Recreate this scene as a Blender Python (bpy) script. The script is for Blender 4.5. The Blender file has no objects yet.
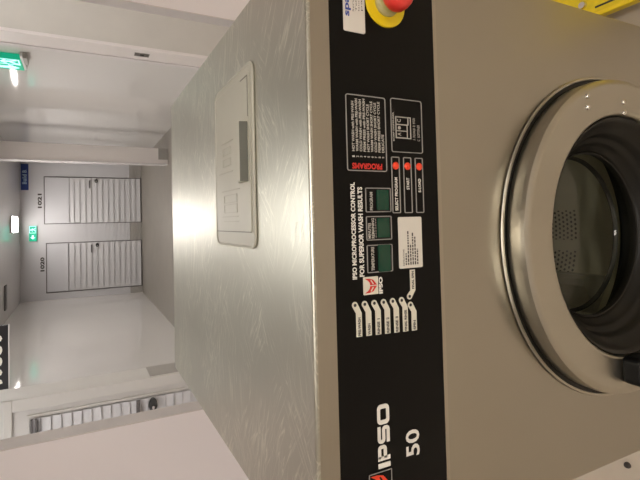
import bpy, bmesh, math, random
from mathutils import Vector, Matrix
random.seed(4)
PI = math.pi
ROT = 0.
scene = bpy.context.scene
col = scene.collection

# ------------------------------------------------------------------ materials
def new_mat(name):
    m = bpy.data.materials.new(name); m.use_nodes = True
    nt = m.node_tree
    return m, nt, nt.nodes['Principled BSDF']

def plain(name, c, rough=.5, metal=0., coat=0., spec=.5, noise=0., nscale=6., bump=0., bscale=60.):
    m, nt, b = new_mat(name)
    b.inputs['Base Color'].default_value = (*c, 1)
    b.inputs['Roughness'].default_value = rough
    b.inputs['Metallic'].default_value = metal
    b.inputs['Coat Weight'].default_value = coat
    b.inputs['Coat Roughness'].default_value = .06
    b.inputs['Specular IOR Level'].default_value = spec
    tc = nt.nodes.new('ShaderNodeTexCoord')
    if noise:
        n = nt.nodes.new('ShaderNodeTexNoise'); n.inputs['Scale'].default_value = nscale
        n.inputs['Detail'].default_value = 4
        r = nt.nodes.new('ShaderNodeMapRange')
        r.inputs['From Min'].default_value = .3; r.inputs['From Max'].default_value = .7
        r.inputs['To Min'].default_value = 1 - noise; r.inputs['To Max'].default_value = 1 + noise
        h = nt.nodes.new('ShaderNodeMix'); h.data_type = 'RGBA'; h.blend_type = 'MULTIPLY'
        h.inputs[0].default_value = 1
        h.inputs[6].default_value = (*c, 1)
        nt.links.new(tc.outputs['Object'], n.inputs['Vector'])
        nt.links.new(n.outputs['Fac'], r.inputs['Value'])
        nt.links.new(r.outputs['Result'], h.inputs[7])
        nt.links.new(h.outputs[2], b.inputs['Base Color'])
    if bump:
        n = nt.nodes.new('ShaderNodeTexNoise'); n.inputs['Scale'].default_value = bscale
        bp = nt.nodes.new('ShaderNodeBump'); bp.inputs['Strength'].default_value = bump
        bp.inputs['Distance'].default_value = .01
        nt.links.new(tc.outputs['Object'], n.inputs['Vector'])
        nt.links.new(n.outputs['Fac'], bp.inputs['Height'])
        nt.links.new(bp.outputs['Normal'], b.inputs['Normal'])
    return m

def glow(name, c, s):
    m, nt, b = new_mat(name)
    b.inputs['Base Color'].default_value = (*c, 1)
    b.inputs['Emission Color'].default_value = (*c, 1)
    b.inputs['Emission Strength'].default_value = s
    return m

def steel(name, c, rough, stretch, bump=.05, scratches=False, vary=.06, aniso=0.):
    """brushed stainless: fine grain stretched along one axis, plus optional random scratches"""
    m, nt, b = new_mat(name)
    b.inputs['Metallic'].default_value = 1
    if aniso:
        tv = nt.nodes.new('ShaderNodeCombineXYZ'); tv.inputs[0].default_value = 1
        nt.links.new(tv.outputs[0], b.inputs['Tangent']); b.inputs['Anisotropic'].default_value = aniso
        b.inputs['Anisotropic Rotation'].default_value = ROT
    tc = nt.nodes.new('ShaderNodeTexCoord')
    mp = nt.nodes.new('ShaderNodeMapping'); mp.inputs['Scale'].default_value = stretch
    n = nt.nodes.new('ShaderNodeTexNoise'); n.inputs['Scale'].default_value = 1; n.inputs['Detail'].default_value = 5
    nt.links.new(tc.outputs['Object'], mp.inputs['Vector']); nt.links.new(mp.outputs['Vector'], n.inputs['Vector'])
    cr = nt.nodes.new('ShaderNodeMapRange')
    cr.inputs['From Min'].default_value = .25; cr.inputs['From Max'].default_value = .75
    cr.inputs['To Min'].default_value = rough - vary; cr.inputs['To Max'].default_value = rough + vary
    nt.links.new(n.outputs['Fac'], cr.inputs['Value'])
    height = n.outputs['Fac']
    rough_out = cr.outputs['Result']
    b.inputs['Base Color'].default_value = (*c, 1)
    if scratches:
        # hairline scratches in several directions: thin contour lines of stretched noise
        total = None
        for k, (ang, sc) in enumerate(((.22, (4., 90., 1.)), (-.18, (3.4, 110., 1.)), (.55, (6., 80., 1.)), (-.7, (7., 84., 1.)))):
            r2 = nt.nodes.new('ShaderNodeVectorRotate'); r2.rotation_type = 'Z_AXIS'
            r2.inputs['Angle'].default_value = ang
            s2 = nt.nodes.new('ShaderNodeMapping'); s2.inputs['Scale'].default_value = sc
            s2.inputs['Location'].default_value = (3.1*k, 7.7*k, 0)
            t2 = nt.nodes.new('ShaderNodeTexNoise'); t2.inputs['Scale'].default_value = 1.
            t2.inputs['Detail'].default_value = 2
            d = nt.nodes.new('ShaderNodeMath'); d.operation = 'SUBTRACT'; d.inputs[1].default_value = .5
            a = nt.nodes.new('ShaderNodeMath'); a.operation = 'ABSOLUTE'
            g = nt.nodes.new('ShaderNodeMapRange'); g.inputs['From Max'].default_value = .03
            g.inputs['To Min'].default_value = 1; g.inputs['To Max'].default_value = 0
            nt.links.new(tc.outputs['Object'], r2.inputs['Vector']); nt.links.new(r2.outputs['Vector'], s2.inputs['Vector'])
            nt.links.new(s2.outputs['Vector'], t2.inputs['Vector']); nt.links.new(t2.outputs['Fac'], d.inputs[0])
            nt.links.new(d.outputs[0], a.inputs[0]); nt.links.new(a.outputs[0], g.inputs['Value'])
            # only where a second, broader noise allows it
            br = nt.nodes.new('ShaderNodeTexNoise'); br.inputs['Scale'].default_value = 5 + k
            bm_ = nt.nodes.new('ShaderNodeMapRange'); bm_.inputs['From Min'].default_value = .48; bm_.inputs['From Max'].default_value = .62
            nt.links.new(tc.outputs['Object'], br.inputs['Vector']); nt.links.new(br.outputs['Fac'], bm_.inputs['Value'])
            mu = nt.nodes.new('ShaderNodeMath'); mu.operation = 'MULTIPLY'
            nt.links.new(g.outputs['Result'], mu.inputs[0]); nt.links.new(bm_.outputs['Result'], mu.inputs[1])
            if total is None: total = mu.outputs[0]
            else:
                ad = nt.nodes.new('ShaderNodeMath'); ad.operation = 'MAXIMUM'
                nt.links.new(total, ad.inputs[0]); nt.links.new(mu.outputs[0], ad.inputs[1]); total = ad.outputs[0]
        mx = nt.nodes.new('ShaderNodeMix'); mx.data_type = 'RGBA'
        mx.inputs[6].default_value = (*c, 1); mx.inputs[7].default_value = (min(1, c[0]*1.42), min(1, c[1]*1.42), min(1, c[2]*1.42), 1)
        nt.links.new(total, mx.inputs[0]); nt.links.new(mx.outputs[2], b.inputs['Base Color'])
        h2 = nt.nodes.new('ShaderNodeMath'); h2.operation = 'MULTIPLY_ADD'; h2.inputs[1].default_value = .5
        nt.links.new(total, h2.inputs[0]); nt.links.new(height, h2.inputs[2]); height = h2.outputs[0]
        ra = nt.nodes.new('ShaderNodeMath'); ra.operation = 'MULTIPLY_ADD'; ra.inputs[1].default_value = .10
        nt.links.new(total, ra.inputs[0]); nt.links.new(rough_out, ra.inputs[2]); rough_out = ra.outputs[0]
    nt.links.new(rough_out, b.inputs['Roughness'])
    if bump:
        bp = nt.nodes.new('ShaderNodeBump'); bp.inputs['Strength'].default_value = bump; bp.inputs['Distance'].default_value = .002
        nt.links.new(height, bp.inputs['Height']); nt.links.new(bp.outputs['Normal'], b.inputs['Normal'])
    return m

M = {}
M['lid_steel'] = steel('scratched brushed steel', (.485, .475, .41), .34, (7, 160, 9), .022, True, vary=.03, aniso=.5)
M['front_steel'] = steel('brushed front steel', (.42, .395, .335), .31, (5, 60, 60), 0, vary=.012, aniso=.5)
M['fold_steel'] = steel('folded steel edge', (.40, .375, .32), .36, (9, 260, 260), .03)
M['ring_steel'] = steel('spun steel', (.47, .445, .375), .33, (3, 3, 3), 0, False, .02)
M['chrome'] = plain('polished steel', (.72, .70, .66), .12, 1)
M['drum_steel'] = plain('drum steel', (.36, .34, .26), .45, .5); M['seal_mark'] = plain('worn pale marking', (.30, .28, .22), .7, noise=.5, nscale=120)
M['black_panel'] = plain('black control foil', (.0032, .003, .0026), .42, spec=.15)
M['white_print'] = plain('white print', (.80, .78, .72), .6)
M['grey_print'] = plain('grey print', (.30, .29, .27), .6)
M['dim_print'] = plain('dim white print', (.52, .50, .45), .6)
M['red_print'] = plain('red print', (.62, .03, .02), .6)
M['black_print'] = plain('black print', (.02, .02, .02), .6)
M['cream_label'] = plain('cream label', (.72, .69, .58), .5)
M['paper'] = plain('paper card', (.70, .67, .60), .35, coat=.3)
M['blue_print'] = plain('blue print', (.04, .07, .32), .6)
M['brown_print'] = plain('brown grey print', (.06, .05, .045), .6)
M['green_display'] = plain('green display window', (.002, .045, .024), .15)
M['red_button'] = plain('orange red button', (.85, .06, .02), .4)
M['estop_red'] = plain('red mushroom plastic', (.78, .045, .035), .32, coat=.2)
M['estop_yellow'] = plain('yellow disc', (.82, .60, .01), .45)
M['collar'] = plain('dull collar', (.42, .38, .17), .4)
M['rubber'] = plain('black rubber', (.010, .009, .0065), .42, spec=.25)
M['handle_black'] = plain('black moulded plastic', (.004, .004, .004), .4, spec=.25)
M['hatch_plastic'] = plain('cream plastic', (.49, .48, .405), .42, noise=.05)
M['hatch_grip'] = plain('grip front shade', (.13, .132, .11), .45)
M['hatch_line'] = plain('dark groove', (.22, .215, .18), .6); M['hatch_emboss'] = plain('embossed cream plastic', (.42, .405, .335), .5)
M['yellow_plastic'] = plain('yellow plastic', (.80, .60, .015), .38, noise=.12, nscale=30)
M['yellow_bright'] = plain('bright yellow edge', (.90, .66, .02), .3)
M['dark_plastic'] = plain('dark grey plastic', (.03, .03, .03), .5)
M['room_wall'] = plain('painted room wall', (.70, .66, .62), .6, noise=.03, nscale=2)
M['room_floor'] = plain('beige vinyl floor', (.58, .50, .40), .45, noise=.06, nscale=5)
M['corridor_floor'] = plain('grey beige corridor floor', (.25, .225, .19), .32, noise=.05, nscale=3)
M['gloss_white'] = plain('glossy white laminate', (.70, .675, .65), .07, spec=.8, bump=.03, bscale=2.6)
M['gloss_lilac'] = plain('glossy white partition', (.90, .86, .90), .2, bump=.02, bscale=1.6)
M['edge_white'] = plain('white edge trim', (.70, .66, .66), .2)
M['frame_pink'] = plain('white painted frame', (.76, .71, .69), .3)
M['beige_wall'] = plain('beige painted wall', (.60, .57, .52), .55, noise=.02)
M['grey_wall'] = plain('pale grey wall', (.60, .58, .56), .4)
M['band_grey'] = plain('grey white casing', (.60, .58, .55), .35)
M['base_shade_grey'] = plain('grey skirting and painted shade', (.36, .34, .315), .4)
M['back_wall'] = plain('pale cool wall', (.62, .61, .63), .3)
M['door_white'] = plain('white lacquered door', (.62, .615, .64), .35)
M['door_gap'] = plain('dark gap', (.12, .11, .11), .6)
M['louvre'] = plain('louvre white', (.60, .59, .60), .4)
M['ceiling'] = plain('glossy white ceiling', (.70, .68, .68), .12)
M['lamp_white'] = glow('corridor lamp', (1, .945, .89), 32)
M['lamp_mid'] = glow('lobby and added fill lamp', (1, .985, .95), 12)
M['fill_warm'] = glow('added fill light', (1, .93, .86), 38)
M['fill_near'] = glow('near added fill light', (1, .92, .84), 16)
M['lamp_body'] = plain('lamp housing', (.7, .7, .7), .4)
M['exit_green'] = glow('lit green sign', (.0, .34, .19), .75)
M['exit_white'] = glow('lit white pictogram', (.50, .92, .95), .9)
M['sign_blue'] = plain('blue sign', (.012, .035, .20), .4)
M['sign_text'] = plain('pale sign letters', (.42, .55, .70), .5)
M['sign_black'] = plain('black sign', (.006, .005, .006), .35)
M['strike'] = plain('strike plate steel', (.30, .28, .26), .3, 1)
def glass_mat():
    m = bpy.data.materials.new('porthole glass'); m.use_nodes = True; nt = m.node_tree
    nt.nodes.clear()
    o = nt.nodes.new('ShaderNodeOutputMaterial'); mx = nt.nodes.new('ShaderNodeMixShader')
    t = nt.nodes.new('ShaderNodeBsdfTransparent'); t.inputs['Color'].default_value = (.86, .87, .80, 1)
    g = nt.nodes.new('ShaderNodeBsdfGlossy'); g.inputs['Roughness'].default_value = .04
    lw = nt.nodes.new('ShaderNodeLayerWeight'); lw.inputs['Blend'].default_value = .5
    pw = nt.nodes.new('ShaderNodeMath'); pw.operation = 'POWER'; pw.inputs[1].default_value = 4
    f = nt.nodes.new('ShaderNodeMath'); f.operation = 'MULTIPLY_ADD'; f.inputs[1].default_value = .5; f.inputs[2].default_value = .035
    nt.links.new(lw.outputs['Facing'], pw.inputs[0]); nt.links.new(pw.outputs[0], f.inputs[0])
    nt.links.new(f.outputs[0], mx.inputs[0]); nt.links.new(t.outputs[0], mx.inputs[1]); nt.links.new(g.outputs[0], mx.inputs[2])
    nt.links.new(mx.outputs[0], o.inputs[0]); return m
M['glass'] = glass_mat()
def perforated():
    """steel drum sheet with rows of round dark holes"""
    m, nt, b = new_mat('perforated drum steel')
    b.inputs['Metallic'].default_value = 1; b.inputs['Roughness'].default_value = .4
    tc = nt.nodes.new('ShaderNodeTexCoord')
    sx = nt.nodes.new('ShaderNodeSeparateXYZ'); nt.links.new(tc.outputs['Object'], sx.inputs[0])
    P = .0135
    def math_(op, a, v=None, b_=None):
        n = nt.nodes.new('ShaderNodeMath'); n.operation = op
        if hasattr(a, 'links'): nt.links.new(a, n.inputs[0])
        else: n.inputs[0].default_value = a
        if v is not None:
            if hasattr(v, 'links'): nt.links.new(v, n.inputs[1])
            else: n.inputs[1].default_value = v
        if b_ is not None: n.inputs[2].default_value = b_
        return n.outputs[0]
    u = math_('DIVIDE', sx.outputs['X'], P); v = math_('DIVIDE', sx.outputs['Y'], P*.87)
    row = math_('FLOOR', v); half = math_('MULTIPLY', math_('MODULO', math_('ABSOLUTE', row), 2.), .5)
    fu = math_('SUBTRACT', math_('FRACT', math_('ADD', u, half)), .5); fv = math_('SUBTRACT', math_('FRACT', v), .5)
    d = math_('SQRT', math_('ADD', math_('MULTIPLY', fu, fu), math_('MULTIPLY', fv, fv)))
    ax = math_('ABSOLUTE', math_('ADD', sx.outputs['X'], .05))
    zone = math_('MULTIPLY', math_('MULTIPLY', math_('LESS_THAN', ax, .105), math_('GREATER_THAN', ax, .016)), math_('GREATER_THAN', sx.outputs['Y'], .268))
    hole = math_('MULTIPLY', math_('LESS_THAN', d, .28), zone)
    mx = nt.nodes.new('ShaderNodeMix'); mx.data_type = 'RGBA'
    mx.inputs[6].default_value = (.50, .47, .36, 1); mx.inputs[7].default_value = (.01, .01, .009, 1)
    nt.links.new(hole, mx.inputs[0]); nt.links.new(mx.outputs[2], b.inputs['Base Color'])
    b.inputs['Metallic'].default_value = .4
    return m
M['perforated'] = perforated()

# ------------------------------------------------------------------ helpers
def tag(o, label=None, cat=None, group=None, kind=None):
    if label: o['label'] = label
    if cat: o['category'] = cat
    if group: o['group'] = group
    if kind: o['kind'] = kind
    return o

def link(name, bm, mat, parent=None, smooth=False, bevel=0., seg=2):
    me = bpy.data.meshes.new(name)
    bmesh.ops.recalc_face_normals(bm, faces=bm.faces)
    bm.to_mesh(me); bm.free()
    mats = mat if isinstance(mat, (list, tuple)) else [mat]
    for m in mats: me.materials.append(m)
    if smooth:
        for p in me.polygons: p.use_smooth = True
    o = bpy.data.objects.new(name, me); col.objects.link(o)
    if parent is not None: o.parent = parent
    if bevel:
        md = o.modifiers.new('bevel', 'BEVEL'); md.width = bevel; md.segments = seg; md.limit_method = 'ANGLE'
    return o

def empty(name, loc=(0, 0, 0), rz=0):
    o = bpy.data.objects.new(name, None); col.objects.link(o)
    o.location = loc; o.rotation_euler = (0, 0, rz); o.empty_display_size = .1
    return o

def box(bm, x0, x1, y0, y1, z0, z1, mi=0):
    vs = [bm.verts.new(p) for p in ((x0, y0, z0), (x1, y0, z0), (x1, y1, z0), (x0, y1, z0), (x0, y0, z1), (x1, y0, z1), (x1, y1, z1), (x0, y1, z1))]
    for f in ((0, 3, 2, 1), (4, 5, 6, 7), (0, 1, 5, 4), (1, 2, 6, 5), (2, 3, 7, 6), (3, 0, 4, 7)):
        bm.faces.new([vs[i] for i in f]).material_index = mi
    return vs

def bx(*a):
    bm = bmesh.new(); box(bm, *a); return bm

def lathe_y(bm, prof, cx, cz, n=96, mi=0):
    """revolve (radius, y) profile about the Y axis through (cx, cz)"""
    rings = []
    for r, y in prof:
        if r < 1e-6: rings.append([bm.verts.new((cx, y, cz))])
        else: rings.append([bm.verts.new((cx + r*math.cos(2*PI*k/n), y, cz + r*math.sin(2*PI*k/n))) for k in range(n)])
    for a, b in zip(rings, rings[1:]):
        for k in range(n):
            j = (k+1) % n
            if len(a) == 1 and len(b) == 1: continue
            if len(a) == 1: f = bm.faces.new((a[0], b[j], b[k]))
            elif len(b) == 1: f = bm.faces.new((a[k], a[j], b[0]))
            else: f = bm.faces.new((a[k], a[j], b[j], b[k]))
            f.material_index = mi

def poly_prism(bm, pts, y0, y1, mi=0):
    """polygon in XZ extruded along Y"""
    a = [bm.verts.new((x, y0, z)) for x, z in pts]; b = [bm.verts.new((x, y1, z)) for x, z in pts]
    bm.faces.new(a).material_index = mi; bm.faces.new(b[::-1]).material_index = mi
    for i in range(len(pts)):
        j = (i+1) % len(pts); bm.faces.new((a[i], b[i], b[j], a[j])).material_index = mi

def rrect(x0, x1, z0, z1, r, n=5):
    out = []
    for cx, cz, a0 in ((x1-r, z1-r, 0), (x0+r, z1-r, PI/2), (x0+r, z0+r, PI), (x1-r, z0+r, 1.5*PI)):
        for k in range(n+1):
            a = a0 + PI/2*k/n; out.append((cx + r*math.cos(a), cz + r*math.sin(a)))
    return out

def frame_prism(bm, outer, inner, y0, y1):
    """closed band between two loops of equal count, in XZ, extruded along Y"""
    n = len(outer)
    L = [[bm.verts.new((x, y, z)) for x, z in lp] for lp in (outer, inner) for y in (y0, y1)]
    o0, o1, i0, i1 = L
    for k in range(n):
        j = (k+1) % n
        bm.faces.new((o0[k], o0[j], i0[j], i0[k])); bm.faces.new((o1[k], i1[k], i1[j], o1[j]))
        bm.faces.new((o0[k], o1[k], o1[j], o0[j])); bm.faces.new((i0[k], i0[j], i1[j], i1[k]))

def outline(x0, x1, z0, z1, r, w, y):
    bm = bmesh.new(); frame_prism(bm, rrect(x0, x1, z0, z1, r), rrect(x0+w, x1-w, z0+w, z1-w, max(r-w, .0006)), y-.0006, y+.0004); return bm

def text_mesh(s, bold=0., space=1.0):
    cu = bpy.data.curves.new('text', 'FONT'); cu.body = s; cu.size = 1; cu.offset = bold; cu.space_character = space
    cu.resolution_u = 3; cu.fill_mode = 'FRONT'
    o = bpy.data.objects.new('text', cu); col.objects.link(o)
    dg = bpy.context.evaluated_depsgraph_get(); dg.update()
    me = bpy.data.meshes.new_from_object(o.evaluated_get(dg))
    bpy.data.objects.remove(o); bpy.data.curves.remove(cu)
    xs = [v.co.x for v in me.vertices]; ys = [v.co.y for v in me.vertices]
    x0, x1, y0, y1 = min(xs), max(xs), min(ys), max(ys)
    for v in me.vertices: v.co = ((v.co.x-x0)/(x1-x0), (v.co.y-y0)/(y1-y0), 0)
    return me

def text(name, s, x0, x1, z0, z1, y, mat, parent, bold=.0, up=False, shear=0., label=None):
    """lettering filling the rectangle x0..x1, z0..z1 at depth y, facing -Y; up=True reads bottom to top"""
    me = text_mesh(s, bold); me.name = name
    w, h = x1-x0, z1-z0
    for v in me.vertices:
        a, b = v.co.x, v.co.y
        if up: v.co = (x1 - b*w, y, z0 + a*h)
        else: v.co = (x0 + (a + shear*b)*w, y, z0 + b*h)
    me.materials.append(mat)
    o = bpy.data.objects.new(name, me); col.objects.link(o)
    if parent is not None: o.parent = parent
    if label: o['label'] = label
    return o

def letters(s, x0, x1, z0, z1, y, mat, parent, bold=.02):
    """each glyph a part of its own, spread over x0..x1"""
    wid = {'i': .3, 'l': .3, '.': .28, ' ': .5, 'J': .6}
    tot = sum(wid.get(c, 1) for c in s); u = (x1-x0)/tot; x = x0
    for c in s:
        w = wid.get(c, 1)*u
        h = .16 if c == '.' else (.74 if c in 'u' else 1)
        if c != ' ': text('letter', c, x+u*.07, x+w-u*.07, z0, z0+(z1-z0)*h, y, mat, parent, bold)
        x += w

def struct(name, bm, mat, label=None, cat=None, **k):
    o = link(name, bm, mat, **k); o['kind'] = 'structure'
    if label: tag(o, label, cat)
    return o

# ------------------------------------------------------------------ setting
CZ = 3.0
struct('floor', bx(-4.0, 4.0, -4.2, 3.57, -.10, 0), M['room_floor'])
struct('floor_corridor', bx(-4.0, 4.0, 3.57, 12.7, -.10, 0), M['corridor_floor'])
struct('ceiling', bx(-4.0, 4.0, -4.2, 12.7, CZ, CZ+.1), M['ceiling'])
struct('wall_front', bx(-4.0, 4.0, -4.2, -4.1, 0, CZ), M['room_wall'])
struct('wall_left', bx(-4.0, -3.9, -4.1, 3.57, 0, CZ), M['room_wall'])
struct('wall_right', bx(3.9, 4.0, -4.1, 3.57, 0, CZ), M['room_wall'])
# white partitions either side of the machine's back
struct('wall_partition_left', bx(-3.9, -.657, 1.1, 1.172, 0, CZ), M['gloss_lilac'], bevel=.004)
struct('trim_1', bx(-.657, -.653, 1.096, 1.176, 0, CZ), M['edge_white'])
struct('wall_partition_right', bx(.846, 3.9, 1.1, 1.15, 0, CZ), M['gloss_lilac'], bevel=.004)
struct('trim_2', bx(.842, .846, 1.096, 1.154, 0, CZ), M['edge_white'])
# portal wall with the wide opening into the corridor
YP, YB = 3.57, 3.86
struct('wall_portal_right', bx(1.66, 4.0, YP, YB, 0, CZ), M['beige_wall'])
struct('wall_portal_left', bx(-4.0, -1.345, YP, YB, 0, CZ), M['grey_wall'])
struct('wall_portal_top', bx(-1.345, 1.66, YP, YB, 2.42, CZ), M['grey_wall'])
jr = struct('trim_3', bx(1.63, 1.66, YP-.012, YB, 0, 2.42), M['frame_pink'], bevel=.003)
bm = bmesh.new(); box(bm, 1.622, 1.6302, YB-.055, YB+.004, 0, 2.42)
link('door_stop', bm, M['edge_white'], jr)
# strike plate let into the right jamb
bm = bmesh.new(); box(bm, 1.627, 1.6305, 3.64, 3.72, .955, 1.085)
sp = link('strike_plate', bm, M['strike'], jr)
link('latch_hole', bx(1.6262, 1.6272, 3.664, 3.698, 1.0, 1.035), M['black_print'], sp)
jl = struct('trim_4', bx(-1.345, -1.335, YP, YB, 0, 2.42), M['band_grey'], bevel=.003)
link('reveal_shade', bx(-1.335, -1.331, YP+.02, YB, 0, 1.0), M['base_shade_grey'], jl)  # shade on the lower reveal, painted as a darker grey strip
cl = struct('trim_5', bx(-1.43, -1.335, YP-.02, YP, 0, 2.06), M['band_grey'], bevel=.004)
struct('trim_6', bx(-3.0, -1.335, YP-.02, YP, 2.06, 2.12), M['band_grey'], bevel=.004)

# corridor
struct('wall_corridor_right', bx(1.86, 1.96, YB, 12.5, 0, CZ), M['gloss_white'])
struct('wall_corridor_left', bx(-2.0, -1.9, YB, 12.5, 0, CZ), M['gloss_white'])
struct('wall_back', bx(-2.0, 1.96, 12.5, 12.6, 0, CZ), M['back_wall'])
for nm, a, b in (('baseboard_back_left', -1.9, -1.72), ('baseboard_back', -.40, .09), ('baseboard_back_right', 1.36, 1.86)):
    struct(nm, bx(a, b, 12.485, 12.5, 0, .33), M['base_shade_grey'])
pl = struct('wall_pillar', bx(1.22, 1.52, 8.2, 8.45, .0, CZ), M['frame_pink'], bevel=.008)
link('skirting', bx(1.30, 1.524, 8.19, 8.46, 0, .18), M['base_shade_grey'], pl)
link('edge_strip', bx(1.205, 1.222, 8.19, 8.46, 0, CZ), M['edge_white'], pl)

def louvred_door(name, x0, x1, y, z1, zl, pitch, label, lockx, lockz, slot, lw=.055, lh=.042, fm='door_gap', tilt=.026):
    """full door leaf: frame, plain upper panel, louvred lower panel, lock, pull slot"""
    d = empty(name, ((x0+x1)/2, y, 0)); d['kind'] = 'structure'; tag(d, label, 'door')
    ox = -(x0+x1)/2
    X0, X1 = x0+ox, x1+ox
    bm = bmesh.new(); box(bm, X0-.018, X0, -.012, .02, 0, z1+.018); box(bm, X1, X1+.018, -.012, .02, 0, z1+.018); box(bm, X0, X1, -.012, .02, z1, z1+.018)
    box(bm, X0, X1, -.006, .02, 0, .03)
    link('door_frame', bm, M[fm], d)
    bm = bmesh.new(); box(bm, X0+.012, X1-.012, -.035, -.004, zl, z1-.012)
    link('upper_panel', bm, M['door_white'], d, bevel=.003)
    link('louvre_backing', bx(X0+.012, X1-.012, -.008, -.004, .03, zl), M['louvre'], d)
    bm = bmesh.new(); z = .035
    while z < zl-.002:
        t = min(z+pitch, zl)
        vs = [bm.verts.new(p) for p in ((X0+.012, -.022-tilt/2, z+.05*pitch), (X1-.012, -.022-tilt/2, z+.05*pitch), (X1-.012, -.022+tilt/2, t), (X0+.012, -.022+tilt/2, t),
                                        (X0+.012, -.006, z+.05*pitch), (X1-.012, -.006, z+.05*pitch), (X1-.012, -.006, t), (X0+.012, -.006, t))]
        for f in ((0, 1, 2, 3), (4, 7, 6, 5), (0, 4, 5, 1), (3, 2, 6, 7), (0, 3, 7, 4), (1, 5, 6, 2)): bm.faces.new([vs[i] for i in f])
        z += pitch
    link('louvre_panel', bm, M['louvre'], d)
    if lockx is not None:
        lx = lockx + ox
        bm = bmesh.new(); n = 24
        poly_prism(bm, [(lx + lw*math.cos(2*PI*k/n), lockz + lh*math.sin(2*PI*k/n)) for k in range(n)], -.062, -.03)
        lk = link('lock', bm, M['dark_plastic'], d, bevel=.004); lk['label'] = 'dark oval door lock'
        bm = bmesh.new(); poly_prism(bm, [(lx - lw*.3 + lw*.28*math.cos(2*PI*k/n), lockz + lh*.3*math.sin(2*PI*k/n)) for k in range(n)], -.07, -.06)
        link('lock_cylinder', bm, M['chrome'], lk)
    if slot:
        a, b, zs, h = slot
        link('pull_handle', bx(a+ox, b+ox, -.055, -.035, zs, zs+h), M['door_gap'], d)
    return d
louvred_door('door_1', .11, 1.34, 12.5, 2.44, 1.86, .142, 'white louvred door marked 1021 at the corridor end, right of its neighbour', 1.255, 1.19, (1.05, 1.26, 1.345, .03))
louvred_door('door_2', -1.70, -.42, 12.5, 2.40, 1.90, .142, 'white louvred door marked 1020 at the corridor end, left of its neighbour', -.50, 1.18, (-.70, -.49, 1.31, .03))
d3 = louvred_door('door_3', -2.60, -1.497, YP, 1.94, 1.885, .076, 'louvred white door with dark oval lock, partly hidden by the near left partition', -1.565, .985, None, .06, .036, 'band_grey', .012)
link('top_gap', bx(-.54, .54, -.05, -.015, 1.885, 1.90), M['door_gap'], d3); link('top_gap', bx(-.54, .54, -.05, -.015, 1.915, 1.93), M['door_gap'], d3)
link('meeting_rail', bx(-.52, .54, -.05, -.03, 1.095, 1.125), M['door_gap'], d3)

# door numbers on the wall
for s, x0, x1, z0, z1, l in (('1021', .52, .90, 2.505, 2.60, 'dark number 1021 on the wall above the right louvred door'),
                             ('1020', -1.14, -.77, 2.455, 2.55, 'dark number 1020 on the wall above the left louvred door')):
    tag(text('door_number', s, x0, x1, z0, z1, 12.494, M['brown_print'], None, .045), l, 'number', 'door numbers on the end wall')

# ------------------------------------------------------------------ signs
bs = empty('wall_sign', (1.33, 12.5, 2.89)); tag(bs, 'small blue sign with pale letters high on the end wall, right of door 1021', 'sign')
link('sign_plate', bx(-.34, .34, -.03, 0, -.085, .085), M['sign_blue'], bs)
letters('Build B.', -.19, .2, -.045, .05, -.032, M['sign_text'], bs, .03)

def exit_sign(name, loc, rz, w, h, label, arrow):
    e = empty(name, loc, rz); tag(e, label, 'exit sign', 'lit green exit signs')
    link('sign_box', bx(-w/2, w/2, -.03, .03, 0, h), M['exit_green'], e, bevel=.004)
    # running figure and doorway
    u = h
    bm = bmesh.new()
    cx = w*.24
    n = 16
    poly_prism(bm, [(cx - .02*u + .085*u*math.cos(2*PI*k/n), .80*u + .085*u*math.sin(2*PI*k/n)) for k in range(n)], -.034, -.0305)
    for P, Q, t in (((cx-.02*u, .70*u), (cx+.06*u, .40*u), .13*u), ((cx+.06*u, .42*u), (cx-.16*u, .22*u), .10*u), ((cx-.16*u, .25*u), (cx-.20*u, .08*u), .08*u),
                    ((cx+.06*u, .42*u), (cx+.24*u, .16*u), .10*u), ((cx-.02*u, .66*u), (cx-.26*u, .52*u), .07*u), ((cx, .66*u), (cx+.24*u, .54*u), .07*u)):
        d = Vector((Q[0]-P[0], Q[1]-P[1])); nrm = Vector((-d.y, d.x)).normalized()*t/2
        poly_prism(bm, [(P[0]+nrm.x, P[1]+nrm.y), (P[0]-nrm.x, P[1]-nrm.y), (Q[0]-nrm.x, Q[1]-nrm.y), (Q[0]+nrm.x, Q[1]+nrm.y)], -.034, -.0305)
    link('running_figure', bm, M['exit_white'], e)
    bm = bmesh.new(); frame_prism(bm, [(w*.02, .06*u), (w*.47, .06*u), (w*.47, .95*u), (w*.02, .95*u)], [(w*.045, .1*u), (w*.445, .1*u), (w*.445, .89*u), (w*.045, .89*u)], -.034, -.0305)
    link('doorway_symbol', bm, M['exit_white'], e)
    ax, az = -w*.25, h*.5
    pts = [(-.30, .0), (.0, .34), (.0, .13), (.32, .13), (.32, -.13), (0, -.13), (0, -.34)] if arrow == 'left' else [(.0, -.36), (.32, .0), (.12, .0), (.12, .34), (-.12, .34), (-.12, 0), (-.32, 0)]
    bm = bmesh.new(); poly_prism(bm, [(ax + p[0]*u, az + p[1]*u) for p in pts], -.034, -.0305)
    link('arrow', bm, M['exit_white'], e)
    return e
e1 = exit_sign('exit_sign', (-.14, 12.45, 2.625), 0, .40, .17, 'small lit green exit sign above and between doors 1020 and 1021', 'left')
link('mounting_arm', bx(-.03, .03, -.02, .05, .17, .20), M['lamp_body'], e1)
e2 = exit_sign('exit_sign', (1.828, 4.91, 2.115), -PI/2, .36, .27, 'lit green exit sign on the glossy right corridor wall, close to the jamb', 'down')
link('lower_rail', bx(-.18, .25, -.02, .03, -.025, 0), M['lamp_body'], e2)
link('cable_box', bx(.03, .25, -.03, .03, -.062, -.025), M['base_shade_grey'], e2)

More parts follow.
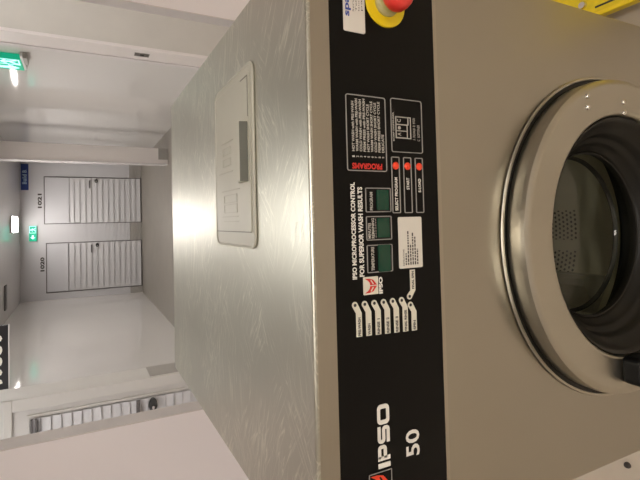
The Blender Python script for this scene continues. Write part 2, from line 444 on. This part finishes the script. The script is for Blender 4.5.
hs = empty('hanging_sign', (-1.018, 3.70, 2.100)); tag(hs, 'black hanging sign with white letters at the top left of the opening', 'sign')
link('sign_board', bx(-.26, .258, -.012, .012, 0, .25), M['sign_black'], hs)
link('lower_edge', bx(-.262, .26, -.013, .013, -.008, 0), M['edge_white'], hs)
letters('JOSSO', -.22, .2, .041, .17, -.0135, M['white_print'], hs, .02)
link('hanger', bx(-.2, -.19, -.005, .005, .25, .317), M['lamp_body'], hs); link('hanger', bx(.19, .2, -.005, .005, .25, .317), M['lamp_body'], hs)

# ------------------------------------------------------------------ ceiling lamps
def lamp(loc, sx, sy, mat, label, group='rectangular ceiling lamps'):
    e = empty('ceiling_lamp', loc); tag(e, label, 'ceiling lamp', group)
    bm = bmesh.new(); frame_prism(bm, [(-sx/2-.02, -sy/2-.02), (sx/2+.02, -sy/2-.02), (sx/2+.02, sy/2+.02), (-sx/2-.02, sy/2+.02)],
                                  [(-sx/2, -sy/2), (sx/2, -sy/2), (sx/2, sy/2), (-sx/2, sy/2)], 0, .03)
    bmesh.ops.rotate(bm, verts=bm.verts, cent=(0, 0, 0), matrix=Matrix.Rotation(PI/2, 3, 'X'))
    bmesh.ops.translate(bm, verts=bm.verts, vec=(0, 0, -.03))
    link('housing', bm, M['lamp_body'], e)
    link('diffuser', bx(-sx/2, sx/2, -sy/2, sy/2, -.024, -.002), mat, e)
    return e
lamp((.10, 11.35, CZ), .36, .95, M['lamp_white'], 'lit rectangular lamp in the corridor ceiling near its far end')
lamp((.10, 8.2, CZ), .4, 1.0, M['lamp_white'], 'lit rectangular lamp in the middle of the corridor ceiling')
lamp((.10, 5.2, CZ), .4, 1.0, M['lamp_white'], 'lit rectangular lamp in the corridor ceiling behind the portal wall')
lamp((.05, 2.75, CZ), .40, 1.1, M['lamp_mid'], 'lit lamp in the ceiling between partitions and portal wall, the middle one')
lamp((-2.2, 2.3, CZ), .5, 1.3, M['lamp_mid'], 'added unseen fill lamp in the ceiling between partitions and portal wall, left of the middle one')  # side lamp added out of view to brighten the middle room
lamp((2.3, 2.3, CZ), .5, 1.3, M['lamp_mid'], 'added unseen fill lamp in the ceiling between partitions and portal wall, right of the middle one')  # its unseen counterpart, added to brighten the beige wall
lamp((.0, -.95, CZ), .3, 1.0, M['fill_near'], 'added unseen warm fill lamp over the floor just in front of the washing machine')  # unseen lamp added to light the floor beside the machine
lamp((-1.3, -2.5, CZ), 1.3, .3, M['fill_warm'], 'added unseen warm fill lamp over the laundry floor, left of the middle')  # unseen lamp added to brighten the partitions and machine front
lamp((1.5, -2.5, CZ), 1.3, .3, M['fill_warm'], 'added unseen warm fill lamp over the laundry floor, right of the middle')  # second unseen lamp added for the partitions and machine front
tag(link('ceiling_vent', bx(-1.66, -1.16, 9.95, 10.2, CZ-.02, CZ), M['door_gap']), 'dark narrow slot vent in the corridor ceiling at left', 'vent')

# ------------------------------------------------------------------ the washing machine
W, D, H = .46, 1.024, 1.25
wm = empty('washing_machine', (0, 0, 0))
tag(wm, 'large stainless steel front loading washing machine with black control strip', 'washing machine')
# cabinet panels
link('side_panel', bx(-W, -W+.012, .012, D, .06, 1.2125), M['front_steel'], wm)
link('side_panel', bx(W-.012, W, .012, D, .06, 1.2125), M['front_steel'], wm)
link('back_panel', bx(-W+.012, W-.012, D-.012, D, .06, 1.2125), M['front_steel'], wm)
link('plinth', bx(-W+.02, W-.02, .03, D-.02, 0, .06), M['dark_plastic'], wm)
lid = link('lid', bx(-W, W, 0, D, 1.213, H), M['lid_steel'], wm, bevel=.0045, seg=3)
link('front_fold', bx(-W+.004, W-.004, -.0004, .001, 1.2135, 1.2445), M['fold_steel'], wm)
# front panel with a round opening
DZ = .553
bm = bmesh.new(); n = 96; R0 = .285
fx0, fx1, fz0, fz1 = -W, W, .06, 1.0165
for y in (0.0, .012):
    pass
def ray_rect(a):
    c, s = math.cos(a), math.sin(a); t = 9e9
    if c > 1e-9: t = min(t, fx1/c)
    if c < -1e-9: t = min(t, fx0/c)
    if s > 1e-9: t = min(t, (fz1-DZ)/s)
    if s < -1e-9: t = min(t, (fz0-DZ)/s)
    return (c*t, DZ+s*t)
angs = sorted([2*PI*k/n for k in range(n)] + [math.atan2(z-DZ, x) % (2*PI) for x in (fx0, fx1) for z in (fz0, fz1)])
frame_prism(bm, [ray_rect(a) for a in angs], [(R0*math.cos(a), DZ+R0*math.sin(a)) for a in angs], 0, .012)
link('front_panel', bm, M['front_steel'], wm, bevel=.002)
link('seam_strip', bx(-W+.002, W-.002, -.0008, .001, 1.0095, 1.0165), M['ring_steel'], wm)

# ---- detergent hatch on the lid
hx0, hx1, hy0, hy1 = -.008, .343, .206, .457
bm = bmesh.new(); frame_prism(bm, rrect(hx0, hx1, hy0, hy1, .022), rrect(hx0+.005, hx1-.005, hy0+.006, hy1-.006, .017), 0, .005)
bmesh.ops.rotate(bm, verts=bm.verts, cent=(0, 0, 0), matrix=Matrix(((1, 0, 0), (0, 0, 1), (0, 1, 0))))
bmesh.ops.translate(bm, verts=bm.verts, vec=(0, 0, H))
hatch = link('detergent_hatch', bm, M['hatch_plastic'], wm, bevel=.002); hatch['label'] = 'cream plastic detergent hatch'
def flat(name, pts, z0, z1, mat, parent, bevel=0):
    bm = bmesh.new()
    a = [bm.verts.new((x, y, z0)) for x, y in pts]; b = [bm.verts.new((x, y, z1)) for x, y in pts]
    bm.faces.new(a); bm.faces.new(b)
    for i in range(len(pts)):
        j = (i+1) % len(pts); bm.faces.new((a[i], a[j], b[j], b[i]))
    return link(name, bm, mat, parent, bevel=bevel)
flat('hatch_base', rrect(hx0+.005, hx1-.005, hy0+.006, hy1-.006, .017), H+.0005, H+.0025, M['hatch_plastic'], hatch)
flat('hatch_flap', rrect(.022, .325, .222, .444, .008), H+.0025, H+.0052, M['hatch_plastic'], hatch, .001)
# finger grip: a raised bar with a sloping front, its shade put into the colour
bm = bmesh.new()
prof = [(.232, H+.005), (.236, H+.021), (.249, H+.021), (.285, H+.005)]
a = [bm.verts.new((.118, y, z)) for y, z in prof]; b = [bm.verts.new((.232, y, z)) for y, z in prof]
bm.faces.new(a); bm.faces.new(b[::-1])
for i in range(4):
    j = (i+1) % 4; f = bm.faces.new((a[i], b[i], b[j], a[j])); f.material_index = 1 if i == 0 else 0
g = link('hatch_grip', bm, [M['hatch_plastic'], M['hatch_grip']], hatch, bevel=.0015); g['label'] = 'raised finger grip, front shade painted in'
def hline(x0, x1, y0, y1, t=.0016):
    bm = bmesh.new()
    for r in ((x0, x1, y0, y0+t), (x0, x1, y1-t, y1), (x0, x0+t, y0, y1), (x1-t, x1, y0, y1)):
        box(bm, r[0], r[1], r[2], r[3], H+.0052, H+.0062)
    link('embossed_frame', bm, M['hatch_emboss'], hatch)
def hbar(name, x0, x1, y0, y1):
    link(name, bx(x0, x1, y0, y1, H+.0052, H+.0063), M['hatch_line' if name == 'hinge_line' else 'hatch_emboss'], hatch)
for x0, x1 in ((.062, .080), (.083, .100)): hline(x0, x1, .300, .385, .0012)
hbar('embossed_line', .108, .110, .285, .40); hbar('embossed_line', .053, .055, .295, .40); hbar('embossed_line', .043, .0445, .295, .39)
for x0, x1 in ((.162, .178), (.186, .202)): hline(x0, x1, .335, .39, .0012)
hbar('embossed_line', .148, .150, .325, .42); hbar('embossed_line', .212, .214, .32, .40)
hbar('hinge_line', .022, .024, .222, .444)
hbar('hinge_line', .24, .318, .228, .2295); hbar('hinge_line', .317, .3185, .228, .268)

# ---- control panel
cp = link('control_panel', bx(-W, W, -.003, .010, 1.0165, 1.213), M['black_panel'], wm); cp['label'] = 'black control strip with white lettering'; cp.location.y = .0028
YF = -.0034
def plate(name, x0, x1, z0, z1, mat, r=.002, th=.0012, parent=cp, y=YF):
    bm = bmesh.new(); poly_prism(bm, rrect(x0, x1, z0, z1, r), y-th, y+.0003); return link(name, bm, mat, parent)
T = lambda nm, s, x0, x1, z0, z1, mat='white_print', bold=.0, up=False, y=YF-.0004, **k: text(nm, s, x0, x1, z0, z1, y, M[mat], cp, bold, up, **k)

# programme list
link('outline_frame', outline(.1135, .2268, 1.117, 1.189, .004, .0014, YF), M['grey_print'], cp)
T('programs_heading', 'PROGRAMS', .1165, .1255, 1.1265, 1.1805, 'red_print', .04, True)
progs = [('HOT WASH with PRE-WASH', .2165), ('WARM WASH with PRE-WASH', .2205), ('COLD WASH with PRE-WASH', .2200), ('PERM PRESS with PRE-WASH', .2215),
         ('HOT WASH SHORT CYCLE', .2140), ('WARM WASH SHORT CYCLE', .2190), ('COLD WASH SHORT CYCLE', .2175), ('PERM PRESS SHORT CYCLE', .2195), ('DELICATE', .1700)]
for k, (s, xe) in enumerate(progs):
    z = 1.1775 - k*.0067
    T('program_number', str(k+1), .1338, .1362, z-.0022, z+.0022, 'dim_print', .025)
    T('program_line', s, .1425, xe, z-.0023, z+.0023, 'dim_print', .03)
# soap dispenser diagram
link('outline_frame', outline(.1445, .2285, 1.0455, 1.1075, .004, .0013, YF), M['grey_print'], cp)
T('diagram_heading', 'SOAP DISPENSER', .1615, .2065, 1.1015, 1.1045, 'dim_print', .025)
bm = bmesh.new()
def addframe(bm, x0, x1, z0, z1, w): frame_prism(bm, [(x0, z0), (x1, z0), (x1, z1), (x0, z1)], [(x0+w, z0+w), (x1-w, z0+w), (x1-w, z1-w), (x0+w, z1-w)], YF-.0006, YF+.0004)
addframe(bm, .1665, .2005, 1.0685, 1.0985, .0012)
for x0, x1, z0 in ((.1672, .1785, 1.0755), (.1778, .1882, 1.0755), (.1878, .2000, 1.0735)): addframe(bm, x0, x1, z0, 1.0980, .0010)
link('dispenser_diagram', bm, M['dim_print'], cp)
T('compartment_letter', 'A', .1705, .1755, 1.0885, 1.0955, 'dim_print', .02); T('compartment_letter', 'C', .1915, .1965, 1.0885, 1.0955, 'dim_print', .02)
bm = bmesh.new(); poly_prism(bm, [(.1828+.0028*math.cos(k*PI/6), 1.0915+.0028*math.sin(k*PI/6)) for k in range(12)], YF-.0006, YF); link('compartment_dot', bm, M['dim_print'], cp)
T('diagram_note', 'A  PREWASH  B  WASH', .165, .200, 1.0600, 1.0650, 'dim_print', .0); T('diagram_note', 'C  SOFTENER', .164, .190, 1.0510, 1.0560, 'dim_print', .0)

# three push buttons
for k, (s, x0, x1) in enumerate((('SELECT PROGRAM', .0545, .1055), ('START', .0870, .1055), ('S-LOAD', .0830, .1045))):
    z = 1.1010 - k*.0232
    link('outline_frame', outline(.0505, .1375, z-.0080, z+.0080, .0022, .0014, YF), M['grey_print'], cp)
    bm = bmesh.new(); lathe_y(bm, [(0, YF-.003), (.0045, YF-.0028), (.0058, YF-.0012), (.0058, YF)], .1235, z, 24)
    link('push_button', bm, M['red_button'], cp, smooth=True)['label'] = 'round orange push button'
    T('button_caption', s, x0, x1, z-.0028, z+.0028, 'white_print', .03)
# three displays
for k, (x0, x1, g0, g1, cap) in enumerate(((.0525, .0892, .0558, .0862, ('PROGRAM',)), (.0108, .0468, .0145, .0440, ('MINUTES', 'REMAINING')), (-.0372, .0042, -.0368, .0038, ('TEMPERATURE',)))):
    link('outline_frame', outline(x0, x1, 1.1115, 1.1585, .0022, .0014, YF), M['grey_print'], cp)
    plate('display_window', g0, g1, 1.1165, 1.1385, M['green_display'], .001)['label'] = 'dark green display window'
    if len(cap) == 1: T('display_caption', cap[0], x0+.003, x1-.003 if k else x1-.0065, 1.1455, 1.1510, 'dim_print', .025)
    else:
        T('display_caption', cap[0], x0+.003, x1-.010, 1.1505, 1.1555, 'dim_print', .025); T('display_caption', cap[1], x0+.003, x1-.003, 1.1440, 1.1490, 'dim_print', .025)
        T('display_caption', '-------', x0+.004, x1-.004, 1.1410, 1.1417, 'dim_print', .0)
# slogan
T('slogan', 'IPSO MICROPROCESSOR CONTROL', -.0445, .0965, 1.1770, 1.1848, 'white_print', .04)
T('slogan', 'FOR SUPERIOR WASH RESULTS', -.0415, .0900, 1.1640, 1.1725, 'white_print', .04)
# instruction card
ic = plate('instruction_card', -.0345, .0445, 1.0535, 1.0995, M['paper'], .0025, .0008); ic['label'] = 'cream card with small dark print'
text('card_heading', 'INSTRUCTIONS', -.0305, -.005, 1.0895, 1.0925, YF-.0012, M['brown_print'], ic, .02)
bm = bmesh.new()
for k, L in enumerate((.018, .052, .032, .050, .043, .024)):
    z = 1.0862 - k*.0045
    x = -.0295
    while x < -.0295+L:
        w = random.uniform(.002, .0055); box(bm, x, min(x+w, -.0295+L), YF-.0012, YF-.0009, z-.0012, z+.0012); x += w+.0012
link('fine_print', bm, M['brown_print'], ic)
# IPSO emblem
def emblem(bm, x0, z0, s, y0, y1):
    L = [(.09, .92), (.10, .62), (.17, .36), (.47, .10), (.47, .56), (.33, .60), (.22, .70)]
    Rr = [(.91, .92), (.90, .62), (.83, .36), (.53, .10), (.53, .56), (.67, .60), (.78, .70)]
    for P in (L, Rr): poly_prism(bm, [(x0+p[0]*s, z0+p[1]*s) for p in P], y0, y1)
def emblem_slits(bm, x0, z0, s, y0, y1):
    for sg in (-1, 1):
        P = [(.5+sg*.08, .40), (.5+sg*.30, .55), (.5+sg*.33, .50), (.5+sg*.09, .33)]
        poly_prism(bm, [(x0+p[0]*s, z0+p[1]*s) for p in P], y0, y1)
eb = plate('emblem_plate', -.0685, -.0425, 1.1405, 1.1665, M['cream_label'], .001); eb['label'] = 'white square with red winged emblem'
bm = bmesh.new(); emblem(bm, -.0685, 1.1405, .026, YF-.0018, YF-.0012); link('emblem', bm, M['red_print'], eb)
bm = bmesh.new(); emblem_slits(bm, -.0685, 1.1405, .026, YF-.0022, YF-.0018); link('emblem_slits', bm, M['cream_label'], eb)
T('emblem_name', 'IPSO', -.0690, -.0440, 1.1318, 1.1388, 'white_print', .05)
# programme step tags with bent pointers and lamp holes
def step_tag(x_end, z_end, x_tip, z_tip, s, xm, zc, side):
    """a strip label with a slanting rounded tip holding a lamp hole"""
    h = .0048
    bm = bmesh.new(); n = 10
    d = Vector((x_tip-xm, z_tip-zc)).normalized(); nn = Vector((-d.y, d.x))
    cap = []
    a0 = math.atan2(nn.y, nn.x)
    for k in range(n+1):
        a = a0 - PI*k/n if side > 0 else a0 - PI*k/n
        cap.append((x_tip + h*math.cos(a), z_tip + h*math.sin(a)))
    if side > 0: pts = [(x_end, zc-h), (x_end, zc+h), (xm, zc+h)] + cap + [(xm, zc-h)]
    else: pts = [(x_end, zc+h), (x_end, zc-h), (xm, zc-h)] + cap + [(xm, zc+h)]
    poly_prism(bm, pts, YF-.0008, YF+.0003)
    o = link('step_tag', bm, M['cream_label'], cp)
    bm = bmesh.new(); poly_prism(bm, [(x_tip+.0024*math.cos(k*PI/6), z_tip+.0024*math.sin(k*PI/6)) for k in range(12)], YF-.0012, YF-.0008)
    link('lamp_hole', bm, M['black_print'], o)
    return o
names = ['PRE-WASH', 'WASH', 'RINSE 1', 'RINSE 2', 'RINSE 3', 'FINAL RINSE', 'SPIN']
tw = [.0265, .0165, .0225, .0230, .0230, .0315, .0145]
for k, s in enumerate(names):
    zt = 1.1800 - k*.0170; dx = 0 if k < 6 else -.0085
    zb = zt - .0025
    o = step_tag(-.1275 - k*.0006, zb - .0012, -.0815 + dx - k*.0002, zt + .0022, s, -.0935 + dx, zb - .0018, 1)
    text('step_caption', s, -.1262 - k*.0006, -.1262 - k*.0006 + tw[k], zb-.0042, zb+.0006, YF-.0012, M['black_print'], o, .035)
o = step_tag(-.0375, 1.074, -.0780, 1.0815, 'FINAL SPIN', -.0690, 1.0745, -1)
text('step_caption', 'FINAL SPIN', -.0670, -.0395, 1.0722, 1.0768, YF-.0012, M['black_print'], o, .035)
# large maker's name
def thick(bm, pts, w, r):
    """constant-width band along a polyline with chamfered corners (XZ)"""
    P = [Vector(p) for p in pts]; Q = [P[0]]
    for i in range(1, len(P)-1):
        a_ = (P[i-1]-P[i]).normalized(); b_ = (P[i+1]-P[i]).normalized()
        for t in range(5):
            u = t/4; Q.append(P[i] + a_*r*(1-u)**2 + b_*r*u**2)
    Q.append(P[-1]); Lf, Rt = [], []
    for i, p in enumerate(Q):
        d = (Q[min(i+1, len(Q)-1)] - Q[max(i-1, 0)]).normalized(); nn = Vector((-d.y, d.x))*w/2
        Lf.append(p+nn); Rt.append(p-nn)
    for i in range(len(Q)-1):
        v = [bm.verts.new((q.x, y, q.y)) for y in (YF-.0010, YF) for q in (Lf[i], Lf[i+1], Rt[i+1], Rt[i])]
        bm.faces.new(v[:4]); bm.faces.new(v[4:][::-1])
        for k in range(4): j = (k+1) % 4; bm.faces.new((v[k], v[4+k], v[4+j], v[j]))
def brand_letter(ch, x0, x1, z0, z1):
    bm = bmesh.new(); t = .0062; h = t/2; ts = .0052; hs_ = ts/2; zm = (z0+z1)/2
    if ch == 'I': poly_prism(bm, [(x0, z0), (x1, z0), (x1, z1), (x0, z1)], YF-.0010, YF)
    if ch == 'P':
        poly_prism(bm, [(x0, z0), (x0+t, z0), (x0+t, z1), (x0, z1)], YF-.0010, YF)
        thick(bm, [(x0+h, z1-hs_), (x1-h, z1-hs_), (x1-h, zm-.002), (x0+h, zm-.002)], ts, .0035)
    if ch == 'S': thick(bm, [(x1-.001, z1-hs_), (x0+h, z1-hs_), (x0+h, zm), (x1-h, zm), (x1-h, z0+hs_), (x0+.001, z0+hs_)], ts, .0035)
    if ch == 'O': frame_prism(bm, rrect(x0, x1, z0, z1, .0065), rrect(x0+t, x1-t, z0+ts, z1-ts, .0018), YF-.0010, YF)
    link('brand_letter', bm, M['white_print'], cp)
for ch, x0, x1 in (('I', -.3235, -.3165), ('P', -.3128, -.2900), ('S', -.2885, -.2625), ('O', -.2605, -.2315)): brand_letter(ch, x0, x1, 1.1270, 1.1485)
T('model_number', '50', -.3205, -.2805, 1.0705, 1.0970, 'white_print', .02)
bq = plate('brand_emblem', -.3680, -.3270, 1.1255, 1.1665, M['black_panel'], .001); bq['label'] = 'black square with grey outline and orange red emblem'
link('emblem_outline', outline(-.3680, -.3270, 1.1255, 1.1665, .001, .0012, YF-.0014), M['grey_print'], bq)
bm = bmesh.new(); emblem(bm, -.3680, 1.1262, .041, YF-.0018, YF-.0012); link('emblem', bm, M['red_button'], bq)
bm = bmesh.new(); emblem_slits(bm, -.3680, 1.1262, .041, YF-.0022, YF-.0018); link('emblem_slits', bm, M['black_panel'], bq)
# service card, right end
sc_ = plate('service_card', .3195, .4120, 1.1510, 1.1890, M['paper'], .003, .0010); sc_['label'] = 'white service card with blue lettering'
text('card_lettering', 'spares', .3415, .4000, 1.1760, 1.1860, YF-.0014, M['blue_print'], sc_, .03)
for k in range(4):
    text('card_line', ('Service', 'Tel 09', 'laundry', 'parts')[k], .3500+.0012*k, .3800+.004*k, 1.1705-k*.0052, 1.1735-k*.0052, YF-.0014, M['brown_print'], sc_)
# emergency stop
ES = (.3730, 1.1120)
es = empty('emergency_stop', (ES[0], -.0002, ES[1])); es.parent = wm; es['label'] = 'red mushroom button on a yellow disc'
bm = bmesh.new(); lathe_y(bm, [(0, -.003), (.0362, -.003), (.0367, -.002), (.0367, 0), (0, 0)], 0, 0, 64); link('yellow_disc', bm, M['estop_yellow'], es)
bm = bmesh.new(); lathe_y(bm, [(0, -.020), (.0165, -.020), (.0175, -.016), (.0175, -.010), (.0215, -.008), (.0215, -.003), (0, -.003)], 0, 0, 48); link('collar', bm, M['collar'], es, smooth=True, bevel=.001)
bm = bmesh.new(); lathe_y(bm, [(0, -.047), (.011, -.0465), (.0185, -.044), (.0225, -.039), (.0238, -.033), (.0238, -.025), (.0215, -.021), (.014, -.019), (0, -.019)], 0, 0, 48)
link('mushroom_button', bm, M['estop_red'], es, smooth=True)

# ---- porthole door
dr = empty('porthole_door', (0, 0, DZ)); dr.parent = wm; dr['label'] = 'round steel door with dark glass'
def lat(name, prof, mat, parent=dr, n=128, smooth=True):
    bm = bmesh.new(); lathe_y(bm, prof, 0, 0, n); o = link(name, bm, mat, parent, smooth=smooth)
    md = o.modifiers.new('split', 'EDGE_SPLIT'); md.split_angle = math.radians(40); return o
lat('flange', [(.316, -.001), (.3225, -.001), (.324, -.003), (.3225, -.005), (.3185, -.005), (.3175, -.001)], M['ring_steel'])
lat('shadow_gap', [(.290, -.0012), (.319, -.0012)], M['rubber'])
# the domed ring
ring = [(.290, -.002), (.3085, -.003), (.3095, -.006), (.3095, -.007), (.3105, -.028), (.3100, -.030), (.3085, -.036), (.303, -.0395), (.298, -.041), (.297, -.0411), (.245, -.0411), (.244, -.041), (.2405, -.0395), (.2385, -.036), (.2375, -.031), (.2370, .01)]
lat('door_ring', ring, M['ring_steel'])
lat('rubber_seal', [(.2375, -.030), (.2340, -.034), (.2295, -.032), (.2250, -.024), (.2150, -.012), (.2100, -.008), (.2060, -.004), (.2035, .004), (.1990, .010), (.1935, .012), (.1900, .018), (.1860, .026), (.1800, .030), (.1760, .036), (.1760, .050), (.2300, .060)], M['rubber'])
lat('glass_rim', [(.1765, .036), (.1745, .0335), (.1720, .035), (.1715, .040)], M['rubber'])
lat('porthole_glass', [(.1725, .037), (.1715, .050), (.1700, .072), (.1660, .079), (.1580, .081), (.08, .083), (0, .084)], M['glass'])
lat('bowl_edge', [(.1712, .0725), (.1690, .077), (.1660, .0795), (.1660, .0805), (.1700, .079), (.1725, .073)], M['rubber'])
lat('boot_seal', [(.285, .012), (.278, .030), (.282, .050), (.272, .070), (.276, .090), (.262, .110), (.264, .116)], M['rubber'])
bm = bmesh.new()
for k in range(9):
    a0 = math.radians(228 + k*3.2); a1 = a0 + math.radians(2.2 if k % 3 else 1.2)
    q = [(r*math.cos(a), r*math.sin(a)) for r, a in ((.194, a0), (.194, a1), (.203, a1), (.203, a0))]
    poly_prism(bm, q, .000, .004)
link('seal_marking', bm, M['seal_mark'], dr)['label'] = 'pale worn marking on the rubber seal'
# drum
drum = empty('drum', (0, 0, DZ)); drum.parent = wm
def lat2(name, prof, mat, smooth=True):
    bm = bmesh.new(); lathe_y(bm, prof, 0, 0, 96); o = link(name, bm, mat, drum, smooth=smooth); return o
lat2('drum_shell', [(.268, .118), (.34, .122), (.345, .17), (.345, .60)], M['perforated'])
lat2('drum_back', [(0, .60), (.345, .60)], M['drum_steel'], False)
for k in range(3):
    a = 2*PI*k/3 + PI/2 + .5
    bm = bmesh.new()
    c, s = math.cos(a), math.sin(a)
    P = [(.345, -.06), (.26, -.015), (.25, 0), (.26, .015), (.345, .06)]
    poly_prism(bm, [(p*c - q*s, p*s + q*c) for p, q in P], .18, .59)
    link('lifter', bm, M['drum_steel'], drum)
# hinge screws (right) and latch handle (left)
def screw(x, z):
    bm = bmesh.new(); lathe_y(bm, [(0, -.0468), (.003, -.0468), (.0048, -.0455), (.0052, -.0415)], x, z, 16)
    link('hinge_screw', bm, M['chrome'], dr, smooth=True)
for x in (.262, .241):
    for z in (.09, -.028): screw(x, z+.04)
bm = bmesh.new(); poly_prism(bm, rrect(-.283, -.230, -.03, .052, .012), -.072, -.040)
hd = link('latch_handle', bm, M['handle_black'], dr, bevel=.006, seg=3); hd['label'] = 'black plastic latch handle'
bm = bmesh.new(); lathe_y(bm, [(0, -.0745), (.003, -.0742), (.0038, -.072)], -.273, .044, 16); link('handle_screw', bm, M['chrome'], hd, smooth=True)
bm = bmesh.new(); lathe_y(bm, [(0, -.0745), (.003, -.0742), (.0038, -.072)], -.258, .012, 16); link('handle_screw', bm, M['chrome'], hd, smooth=True)

# ------------------------------------------------------------------ yellow platform beside the machine
yt = empty('platform_trolley', (.64, 0, 0)); tag(yt, 'low yellow platform trolley with a metal bolt, on the floor right of the machine', 'trolley')
link('platform', bx(.012, .60, -.36, .62, .098, .112), M['yellow_plastic'], yt, bevel=.002)
link('edge_lip', bx(0, .014, -.365, .625, .094, .124), M['yellow_bright'], yt, bevel=.004)
link('edge_lip', bx(.598, .612, -.365, .625, .094, .124), M['yellow_bright'], yt, bevel=.004)
link('slot', bx(.030, .036, .195, .250, .1105, .1128), M['dark_plastic'], yt)
for x in (.14, .50):
    for y in (-.26, .5):
        bm = bmesh.new(); n = 20
        a_ = [bm.verts.new((x-.014, y+.04*math.cos(2*PI*k/n), .041+.04*math.sin(2*PI*k/n))) for k in range(n)]
        b_ = [bm.verts.new((x+.014, y+.04*math.cos(2*PI*k/n), .041+.04*math.sin(2*PI*k/n))) for k in range(n)]
        bm.faces.new(a_); bm.faces.new(b_)
        for k in range(n): j = (k+1) % n; bm.faces.new((a_[k], a_[j], b_[j], b_[k]))
        c_ = link('castor', bm, M['dark_plastic'], yt)
        link('fork', bx(x-.02, x+.02, y-.02, y+.02, .075, .1), M['chrome'], c_)
bm = bmesh.new(); lathe_y(bm, [(0, -.009), (.010, -.009), (.0125, -.004), (.013, 0)], 0, 0, 16)
bmesh.ops.rotate(bm, verts=bm.verts, cent=(0, 0, 0), matrix=Matrix.Rotation(-PI/2, 3, 'X')); bmesh.ops.translate(bm, verts=bm.verts, vec=(.055, .285, .111))
link('bolt', bm, M['chrome'], yt)

# anchor screw in the floor left of the machine
bm = bmesh.new(); lathe_y(bm, [(0, -.012), (.006, -.012), (.009, -.006), (.009, 0)], 0, 0, 16)
bmesh.ops.rotate(bm, verts=bm.verts, cent=(0, 0, 0), matrix=Matrix.Rotation(-PI/2, 3, 'X')); bmesh.ops.translate(bm, verts=bm.verts, vec=(-.744, .272, 0))
tag(link('floor_screw', bm, M['brown_print']), 'small dark anchor screw in the beige floor, left of the machine', 'screw')

# ------------------------------------------------------------------ world, camera
w = bpy.data.worlds.new('world'); scene.world = w; w.use_nodes = True
w.node_tree.nodes['Background'].inputs[0].default_value = (.9, .92, 1, 1); w.node_tree.nodes['Background'].inputs[1].default_value = .05

cam = bpy.data.cameras.new('camera'); co = bpy.data.objects.new('camera', cam); col.objects.link(co)
yaw, pitch, roll, f = .029137, .436559, .010283, 434.123
cy, sy, cpp, spp = math.cos(yaw), math.sin(yaw), math.cos(pitch), math.sin(pitch)
fwd = Vector((sy*cpp, cy*cpp, -spp)); right = Vector((cy, -sy, 0)); down = fwd.cross(right)
r_ = right*math.cos(roll) + down*math.sin(roll); d_ = -right*math.sin(roll) + down*math.cos(roll)
# the photograph lies on its side: the picture's right is the room's down
X, Y, Z = d_, r_, -fwd
co.matrix_world = Matrix(((X.x, Y.x, Z.x, .0428), (X.y, Y.y, Z.y, -.53121), (X.z, Y.z, Z.z, 1.53746), (0, 0, 0, 1)))
cam.sensor_width = 36; cam.lens = f/640*36
cam.shift_x = 34.8913/640; cam.shift_y = -30.6815/640
cam.clip_start = .02; cam.clip_end = 100
scene.camera = co
scene.view_settings.view_transform = 'Standard'
scene.view_settings.look = 'None'
scene.view_settings.exposure = 0
